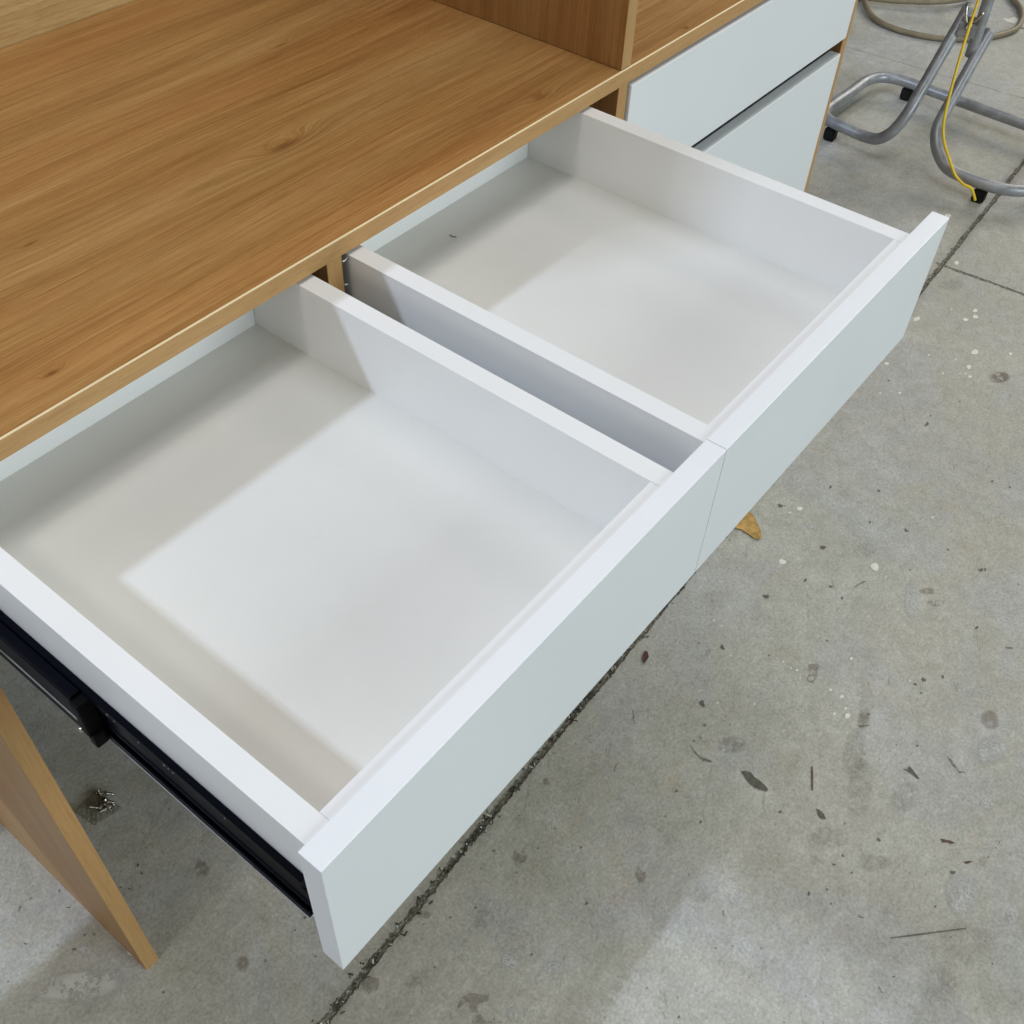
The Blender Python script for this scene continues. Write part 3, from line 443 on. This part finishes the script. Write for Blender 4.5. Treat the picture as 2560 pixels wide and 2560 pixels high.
def drawer(x0, x1, fx0, fx1, label, slides):
    zr, zf, yb, yi, yF, yf = -0.0190, -0.0854, 0.0598, -0.3163, -0.3238, -0.3394
    base = link('drawer', box(x0 + B - 0.004, x1 - B + 0.004, yi - 0.002, yb + 0.004, zf - 0.012, zf, 0), M['base'], desk)
    base['label'] = label
    zb = -0.118
    link('side_board', box(x0, x0 + B, yF + 0.0001, yb + B, zb, zr, 0.0004), M['white'], base)
    link('side_board', box(x1 - B, x1, yF + 0.0001, yb + B, zb, zr, 0.0004), M['white'], base)
    link('back_board', box(x0 + B + .0002, x1 - B - .0002, yb, yb + B, zb, zr - 0.0002, 0.0007), M['white'], base)
    link('inner_board', box(x0 + B + .0001, x1 - B - .0001, yF + 0.0001, yi, zb, zr - 0.0004, 0.0004), M['white'], base)
    link('front_board', box(fx0, fx1, yf, yF, -0.1434, -0.0172, 0.0006), M['front'], base)
    return base
dA = drawer(-0.7320, -0.4099, -0.7371, -0.3715, 'left drawer, pulled open and empty', True)
dB = drawer(-0.3730, -0.0461, -0.3708, -0.0027, 'right drawer, pulled open and empty', False)

def slide(xs, sgn, name='drawer_slide', name_marks=False):
    """three-member ball slide; xs = face of the drawer side, sgn = direction away from it"""
    X = lambda d: xs + sgn * d
    def chan(d0, d1, d2, z0, z1, rad=0.003):      # C shape: web near d0, lips out to d1, curled back
        return [(X(d0), z1), (X(d0), z0), (X(d1), z0), (X(d1), z0 + 0.0075), (X(d1 - 0.0012), z0 + 0.0075), (X(d1 - 0.0012), z0 + 0.0014), (X(d0 + 0.0014), z0 + 0.0014),
                (X(d0 + 0.0014), z1 - 0.0014), (X(d1 - 0.0012), z1 - 0.0014), (X(d1 - 0.0012), z1 - 0.0075), (X(d1), z1 - 0.0075), (X(d1), z1)]
    bm = profile_y(chan(0.0005, 0.0042, 0, -0.1065, -0.0610), -0.3180, 0.06)
    bmesh.ops.bevel(bm, geom=[e for e in bm.edges if abs((e.verts[0].co - e.verts[1].co).y) > 0.1], offset=0.0004, segments=2, affect='EDGES')
    for zc in (-0.0755, -0.0920): profile_y([(X(0.0019), zc - .0022), (X(0.0027), zc - .001), (X(0.0027), zc + .001), (X(0.0019), zc + .0022)], -0.3175, 0.05, bm)
    m = link(name, bm, M['black'], desk)
    if name_marks:
        for (y, l) in ((-0.165, .0016), (-0.171, .0008), (-0.192, .001), (-0.214, .0016), (-0.217, .0008), (-0.221, .001), (-0.262, .0008)):
            link('wear_mark', box(min(X(.0040), X(.0046)), max(X(.0040), X(.0046)), y, y + l, -0.0650, -0.0643, 0), M['zinc_highlight'], m)
    bm = profile_y([(X(0.0048), -0.0632), (X(0.0102), -0.0632), (X(0.0116), -0.0660), (X(0.0116), -0.0990), (X(0.0102), -0.1010), (X(0.0048), -0.1010), (X(0.0048), -0.0990), (X(0.0096), -0.0985), (X(0.0100), -0.0975), (X(0.0100), -0.0672), (X(0.0096), -0.0650), (X(0.0048), -0.0650)], -0.140, 0.20)
    link('middle_rail', bm, M['black'], m)
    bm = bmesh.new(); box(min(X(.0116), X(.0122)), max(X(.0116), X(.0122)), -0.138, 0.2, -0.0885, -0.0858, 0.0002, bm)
    link('groove_highlight', bm, M['zinc_highlight'], m)  # grey strip standing in for the highlight on the rail's rolled groove
    link('lip_highlight', box(min(X(.0040), X(.0046)), max(X(.0040), X(.0046)), -0.3178, -0.158, -0.1069, -0.1059, 0.0002), M['zinc_highlight'], m)  # pale strip standing in for the light caught along the bottom edge
    bm = bmesh.new()
    box(min(X(.002), X(.0128)), max(X(.002), X(.0085)), -0.1475, -0.1395, -0.0985, -0.0655, 0.0015, bm)
    box(min(X(.004), X(.0122)), max(X(.004), X(.0112)), -0.1500, -0.1430, -0.1075, -0.0955, 0.001, bm)
    link('stop_clip', bm, M['plastic'], m)
    bm = bmesh.new(); bmesh.ops.create_icosphere(bm, subdivisions=2, radius=0.0021, matrix=Matrix.Translation((X(.0120), -0.1375, -0.0985 + H)))
    link('ball', bm, M['screw'], m, True)
    bm = profile_y([(X(0.0125), -0.0600), (X(0.0138), -0.0600), (X(0.0138), -0.1070), (X(0.0125), -0.1070)], 0.002, 0.36)
    link('fixed_rail', bm, M['black'], m)
    return m
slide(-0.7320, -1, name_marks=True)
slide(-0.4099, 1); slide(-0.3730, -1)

# ------------------------------------------------------------------ made-up light blocker behind the desk (out of view, shades the far lamp)
ru = thing('light_blocker', (-1.4, 0.6, 0), 'unseen white light blocker added behind the left end of the desk', 'blocker')
for (x, z1) in ((-2.10, 0.928), (-1.119, 1.60), (-0.80, 1.60)):
    link('upright', box(x, x + B, 0.4775 if z1 > 1 else 0.461, 0.76, -H, z1, 0.0007), M['white'], ru)
link('blocker_shelf', box(-2.084, -1.1195, 0.461, 0.76, 0.912, 0.928, 0.0007), M['white'], ru)
link('blocker_shelf', box(-2.084, -1.1195, 0.461, 0.76, -0.60, -0.584, 0.0007), M['white'], ru)
link('blocker_shelf', box(-1.1025, -0.8005, 0.4775, 0.76, 1.584, 1.60, 0.0007), M['white'], ru)
link('blocker_door', box(-1.119, -0.784, 0.461, 0.4770, -H + 0.08, 1.60, 0.0007), M['front'], ru)
link('back_panel', box(-1.1025, -0.8005, 0.746, 0.76, 0.93, 1.583, 0.0007), M['white'], ru)

# pedestal drawers
def ped(fx0, fx1, z0, z1, y1, label):
    f = link('drawer_front', box(fx0, fx1, y1 - 0.0003 if False else y1, y1 + B, z0, z1, 0.0008), M['front'], desk)
    f['label'] = label
    bm = bmesh.new(); xa, xb, ya, yb, za, zb = fx0 + .013, fx1 - .013, y1 + B + .0003, 0.40, z0 + 0.02, z1 - 0.03
    box(xa, xa + B, ya, yb, za, zb, 0, bm); box(xb - B, xb, ya, yb, za, zb, 0, bm); box(xa + B, xb - B, ya, ya + B, za, zb, 0, bm); box(xa + B, xb - B, yb - B, yb, za, zb, 0, bm)
    box(xa + B, xb - B, ya + B, yb - B, za, za + .01, 0, bm)
    link('drawer_box', bm, M['white'], f); return f
ped(0.0186, 0.5632, -0.1430, -0.0198, -0.0033, 'shallow closed upper drawer front of the pedestal')
ped(0.0186, 0.5612, -0.6420, -0.1640, -0.0033, 'deep lower drawer front below the finger gap')

# ------------------------------------------------------------------ tube stand
st = thing('tube_stand', (1.555, 0.08, 0), 'grey bent steel tube stand on black rubber feet beside the desk', 'stand')
zt = 0.040; r = 0.0125
base_pts = [(1.595, 0.126, 0.283), (1.567, 0.126, 0.255), (1.510, 0.127, 0.199), (1.455, 0.128, 0.146), (1.424, 0.131, 0.108), (1.405, 0.143, 0.072), (1.398, 0.165, 0.048), (1.400, 0.195, zt), (1.404, 0.240, zt), (1.408, 0.275, zt),
    (1.418, 0.303, zt), (1.440, 0.320, zt), (1.480, 0.324, zt), (1.580, 0.320, zt), (1.650, 0.319, zt), (1.690, 0.307, zt), (1.713, 0.284, zt), (1.721, 0.245, zt), (1.720, 0.187, zt), (1.714, 0.060, zt), (1.709, -0.054, zt),
    (1.706, -0.130, zt), (1.695, -0.165, zt), (1.670, -0.185, zt), (1.620, -0.192, zt), (1.500, -0.192, zt), (1.450, -0.182, zt), (1.415, -0.160, zt), (1.391, -0.125, zt), (1.383, -0.085, zt), (1.383, -0.030, zt), (1.388, 0.002, zt + .004),
    (1.396, 0.028, 0.060), (1.412, 0.050, 0.081), (1.440, 0.062, 0.103), (1.494, 0.065, 0.149), (1.545, 0.066, 0.196), (1.600, 0.066, 0.250)]
link('base_tube', tube(base_pts, r, 24, 8), M['steel'], st, True)
post = [(1.560, 0.0810, 0.200), (1.560, 0.0825, 0.300), (1.558, 0.086, 0.55), (1.555, 0.090, 1.1)]
link('post', tube([(1.563, 0.079, 0.205), (1.561, 0.083, 0.36), (1.556, 0.092, 0.80), (1.553, 0.098, 1.15)], 0.0120, 24, 6), M['steel'], st, True)
bm = bmesh.new()
def obox(bm, c, dx, dy, sx, sy, sz):
    dx = Vector(dx).normalized(); dy = Vector(dy); dy = (dy - dx * dx.dot(dy)).normalized(); dz = dx.cross(dy)
    q = bmesh.new(); bmesh.ops.create_cube(q, size=1)
    for v in q.verts: v.co = Vector(c) + dx * v.co.x * sx + dy * v.co.y * sy + dz * v.co.z * sz
    bmesh.ops.recalc_face_normals(q, faces=q.faces)
    bmesh.ops.bevel(q, geom=list(q.edges), offset=min(sx, sy, sz) * .15, segments=2, affect='EDGES')
    t = bpy.data.meshes.new('t'); q.to_mesh(t); q.free(); bm.from_mesh(t); bpy.data.meshes.remove(t)
obox(bm, (1.572, 0.098, 0.262), (0.3, -1, 0), (0, 0, 1), 0.048, 0.034, 0.006)
obox(bm, (1.548, 0.098, 0.258), (0.3, -1, 0), (0, 0, 1), 0.040, 0.028, 0.005)
link('clamp_plate', bm, M['steel'], st)
bm = bmesh.new(); tube([(1.530, 0.100, 0.268), (1.600, 0.086, 0.268)], 0.004, 12, 2, bm)
link('clamp_bolt', bm, M['screw'], st, True)
bm = bmesh.new()
tube([(1.545, 0.104, 0.270), (1.548, 0.112, 0.284), (1.552, 0.118, 0.300), (1.556, 0.117, 0.306)], lambda t: .0028 + .0018 * t, 10, 5, bm)
tube([(1.545, 0.104, 0.270), (1.537, 0.088, 0.284), (1.537, 0.080, 0.298), (1.540, 0.079, 0.303)], lambda t: .0028 + .0018 * t, 10, 5, bm)
link('wing_nut', bm, M['screw'], st, True)
for (x, y) in ((1.409, 0.281), (1.722, 0.232), (1.383, -0.085), (1.706, -0.130)):
    bm = bmesh.new(); g = Vector((0, 1, 0))
    obox(bm, (x, y, 0.0146), (0, 1, 0), (1, 0, 0), 0.026, 0.024, 0.029)
    link('rubber_foot', bm, M['rubber'], st)

cordpts = [(1.552, 0.108, 1.10), (1.552, 0.104, 0.75), (1.545, 0.100, 0.46), (1.535, 0.095, 0.326), (1.490, 0.082, 0.265), (1.455, 0.068, 0.195), (1.420, 0.051, 0.131), (1.390, 0.029, 0.098), (1.372, -0.009, 0.060), (1.362, -0.028, 0.046), (1.358, -0.050, 0.037), (1.364, -0.066, 0.032), (1.369, -0.076, 0.018), (1.371, -0.083, 0.006)]
tag(link('power_cord', tube(cordpts, 0.0031, 12, 8), M['yellow'], None, True), 'thin yellow cord hanging down the steel tube stand to the floor', 'cord')
hp = [(2.62, 0.52, .011), (2.60, 0.36, .010), (2.545, 0.283, .010), (2.497, 0.246, .010), (2.455, 0.214, .009), (2.392, 0.185, .008), (2.299, 0.173, .008), (2.21, 0.204, .008), (2.150, 0.248, .008), (2.105, 0.300, .008), (2.079, 0.364, .008), (2.074, 0.430, .008), (2.098, 0.494, .009), (2.161, 0.551, .012),
      (2.26, 0.60, .016), (2.36, 0.63, .026), (2.47, 0.60, .030), (2.52, 0.50, .030), (2.50, 0.40, .028), (2.43, 0.343, .024), (2.37, 0.350, .022), (2.306, 0.393, .020), (2.25, 0.460, .018), (2.205, 0.54, .016), (2.19, 0.66, .010), (2.25, 0.80, .008)]
tag(link('air_hose', tube(hp, 0.0075, 14, 8), M['tan'], None, True), 'beige rubber hose lying in loose loops behind the tube stand', 'hose')

# ------------------------------------------------------------------ small things on the floor and in the drawer
def chip(name, pts, mat, th, curl, label, cat, group=None):
    cx = sum(p[0] for p in pts) / len(pts); cy = sum(p[1] for p in pts) / len(pts)
    bm = bmesh.new(); top_, bot = [], []
    n = len(pts); dense = []
    for i in range(n):
        a, b = Vector(pts[i]), Vector(pts[(i + 1) % n])
        for k in range(4): dense.append(a.lerp(b, k / 4))
    R_ = max((Vector((cx, cy)) - p).length for p in dense)
    def zz(x, y): d = ((x - cx) ** 2 + (y - cy) ** 2) / R_ ** 2; return th + curl * d + 0.0008
    rows = []
    for s in (1.0, 0.66, 0.33):
        rows.append([bm.verts.new((cx + (p.x - cx) * s, cy + (p.y - cy) * s, zz(cx + (p.x - cx) * s, cy + (p.y - cy) * s) + random.uniform(-.15, .15) * th)) for p in dense])
    c = bm.verts.new((cx, cy, zz(cx, cy))); low = [bm.verts.new((p.x, p.y, zz(p.x, p.y) - th)) for p in dense]; cl = bm.verts.new((cx, cy, zz(cx, cy) - th))
    m = len(dense)
    for i in range(m):
        j = (i + 1) % m
        bm.faces.new((rows[0][i], rows[0][j], rows[1][j], rows[1][i])); bm.faces.new((rows[1][i], rows[1][j], rows[2][j], rows[2][i])); bm.faces.new((rows[2][i], rows[2][j], c))
        bm.faces.new((low[i], low[j], rows[0][j], rows[0][i])); bm.faces.new((low[j], low[i], cl))
    bmesh.ops.recalc_face_normals(bm, faces=bm.faces)
    return tag(link(name, bm, mat), label, cat, group)
chip('leaf', [(0.2530, -0.1560), (0.2530, -0.1700), (0.2497, -0.1761), (0.2410, -0.1870), (0.2319, -0.1969), (0.2220, -0.2035), (0.2145, -0.2045), (0.2110, -0.1979), (0.2145, -0.1850), (0.2152, -0.1720), (0.2113, -0.1649), (0.2200, -0.1500), (0.2380, -0.1450)],
     M['leafy'], 0.0008, 0.0030, 'dry tan leaf fragment on the floor beyond the open drawer fronts', 'leaf')
chip('flake', [(-0.0655, -0.1830), (-0.0640, -0.1870), (-0.0700, -0.1930), (-0.0790, -0.1935), (-0.0840, -0.1945), (-0.0800, -0.1895), (-0.0740, -0.1850)],
     M['maroon'], 0.0005, 0.0012, 'small dark red flake on the concrete beside the floor joint', 'flake')
chip('paper_scrap', [(-0.7560, 0.0340), (-0.7580, 0.0290), (-0.7570, 0.0240), (-0.7550, 0.0215), (-0.7556, 0.0290)], M['splinter'], 0.0003, 0.0006, 'tiny white scrap lying against the foot of the desk end panel', 'scrap')
bm = tube([(-0.2212, 0.0258, -0.0851 + H), (-0.2225, 0.0245, -0.0846 + H), (-0.2222, 0.0222, -0.0849 + H), (-0.2205, 0.0195, -0.0850 + H)], 0.00035, 8, 6)
tag(link('hair', bm, M['grit'], None, True), 'short dark curled fibre lying in the right open drawer', 'fibre')

# bag of screws
bag = thing('plastic_bag', (-0.676, 0.190, 0), 'small clear plastic bag under the desk with screws spilling out', 'bag')
def bagfilm():
    bm = bmesh.new(); n = 22; g = {}
    cor = [Vector((-0.694, 0.212)), Vector((-0.690, 0.178)), Vector((-0.655, 0.171)), Vector((-0.663, 0.215))]
    for lay in (0, 1):
        for i in range(n + 1):
            for k in range(n + 1):
                u, v = i / n, k / n
                p = cor[0].lerp(cor[1], v).lerp(cor[3].lerp(cor[2], v), u)
                e = min(u, 1 - u, v, 1 - v) * 4
                z = 0.0008 + (0.0085 * min(1, e) ** 0.6 * (0.55 + 0.45 * math.sin(u * 9 + v * 5)) + 0.0022 * math.sin(u * 31 + 3 * v) * math.cos(v * 27) + random.uniform(-.0007, .0007)) * lay
                g[lay, i, k] = bm.verts.new((p.x + random.uniform(-.0004, .0004), p.y, max(z, 0.0006 + 0.0004 * lay)))
        for i in range(n):
            for k in range(n): bm.faces.new((g[lay, i, k], g[lay, i + 1, k], g[lay, i + 1, k + 1], g[lay, i, k + 1]))
    return bm
link('film', bagfilm(), M['film'], bag, False)
def screw_mesh():
    bm = bmesh.new(); L = 0.011
    tube([(0, 0, 0), (L * .85, 0, 0), (L, 0, 0)], lambda t: 0.0013 if t < .6 else 0.0013 * (1 - (t - .6) / .4) + .0002, 10, 6, bm)
    for i in range(9):
        x = 0.002 + i * 0.0010
        tube([(x, 0, 0), (x + .0004, 0, 0), (x + .0008, 0, 0)], lambda t: 0.0013 + 0.0006 * math.sin(math.pi * t), 10, 2, bm, False)
    return bm
def screw(first, loc, rx, rz, label, group):
    if first is None:
        o = thing('screw', (0, 0, 0), label, 'screw', group)
        link('shank', screw_mesh(), M['screw'], o, True)
        bm = bmesh.new(); tube([(-0.0022, 0, 0), (-0.0012, 0, 0), (0.0004, 0, 0)], lambda t: 0.0031 if t < .6 else 0.0031 * (1 - t) + .001, 14, 3, bm, True)
        link('head', bm, M['screw'], o, False)
    else:
        o = first.copy(); C.objects.link(o)
        for ch in first.children: c = ch.copy(); C.objects.link(c); c.parent = o
        tag(o, label, 'screw', group)
    o.location = loc; o.rotation_euler = (0, rx, rz); return o
G = 'loose screws in and beside the clear bag'; LB = 'small bright screw heaped at the clear bag under the desk'
f0 = screw(None, (-0.6745, 0.1880, 0.010), -0.5, 2.4, 'shiny screw head nearest the desk end panel in the clear bag', G)
random.seed(21)
for i in range(11):
    x = random.gauss(-0.668, 0.0065); y = random.gauss(0.1885, 0.0062)
    screw(f0, (x, y, 0.003 + random.uniform(0, 0.008)), random.uniform(-.35, .3), random.uniform(0, 6.28), LB, G)
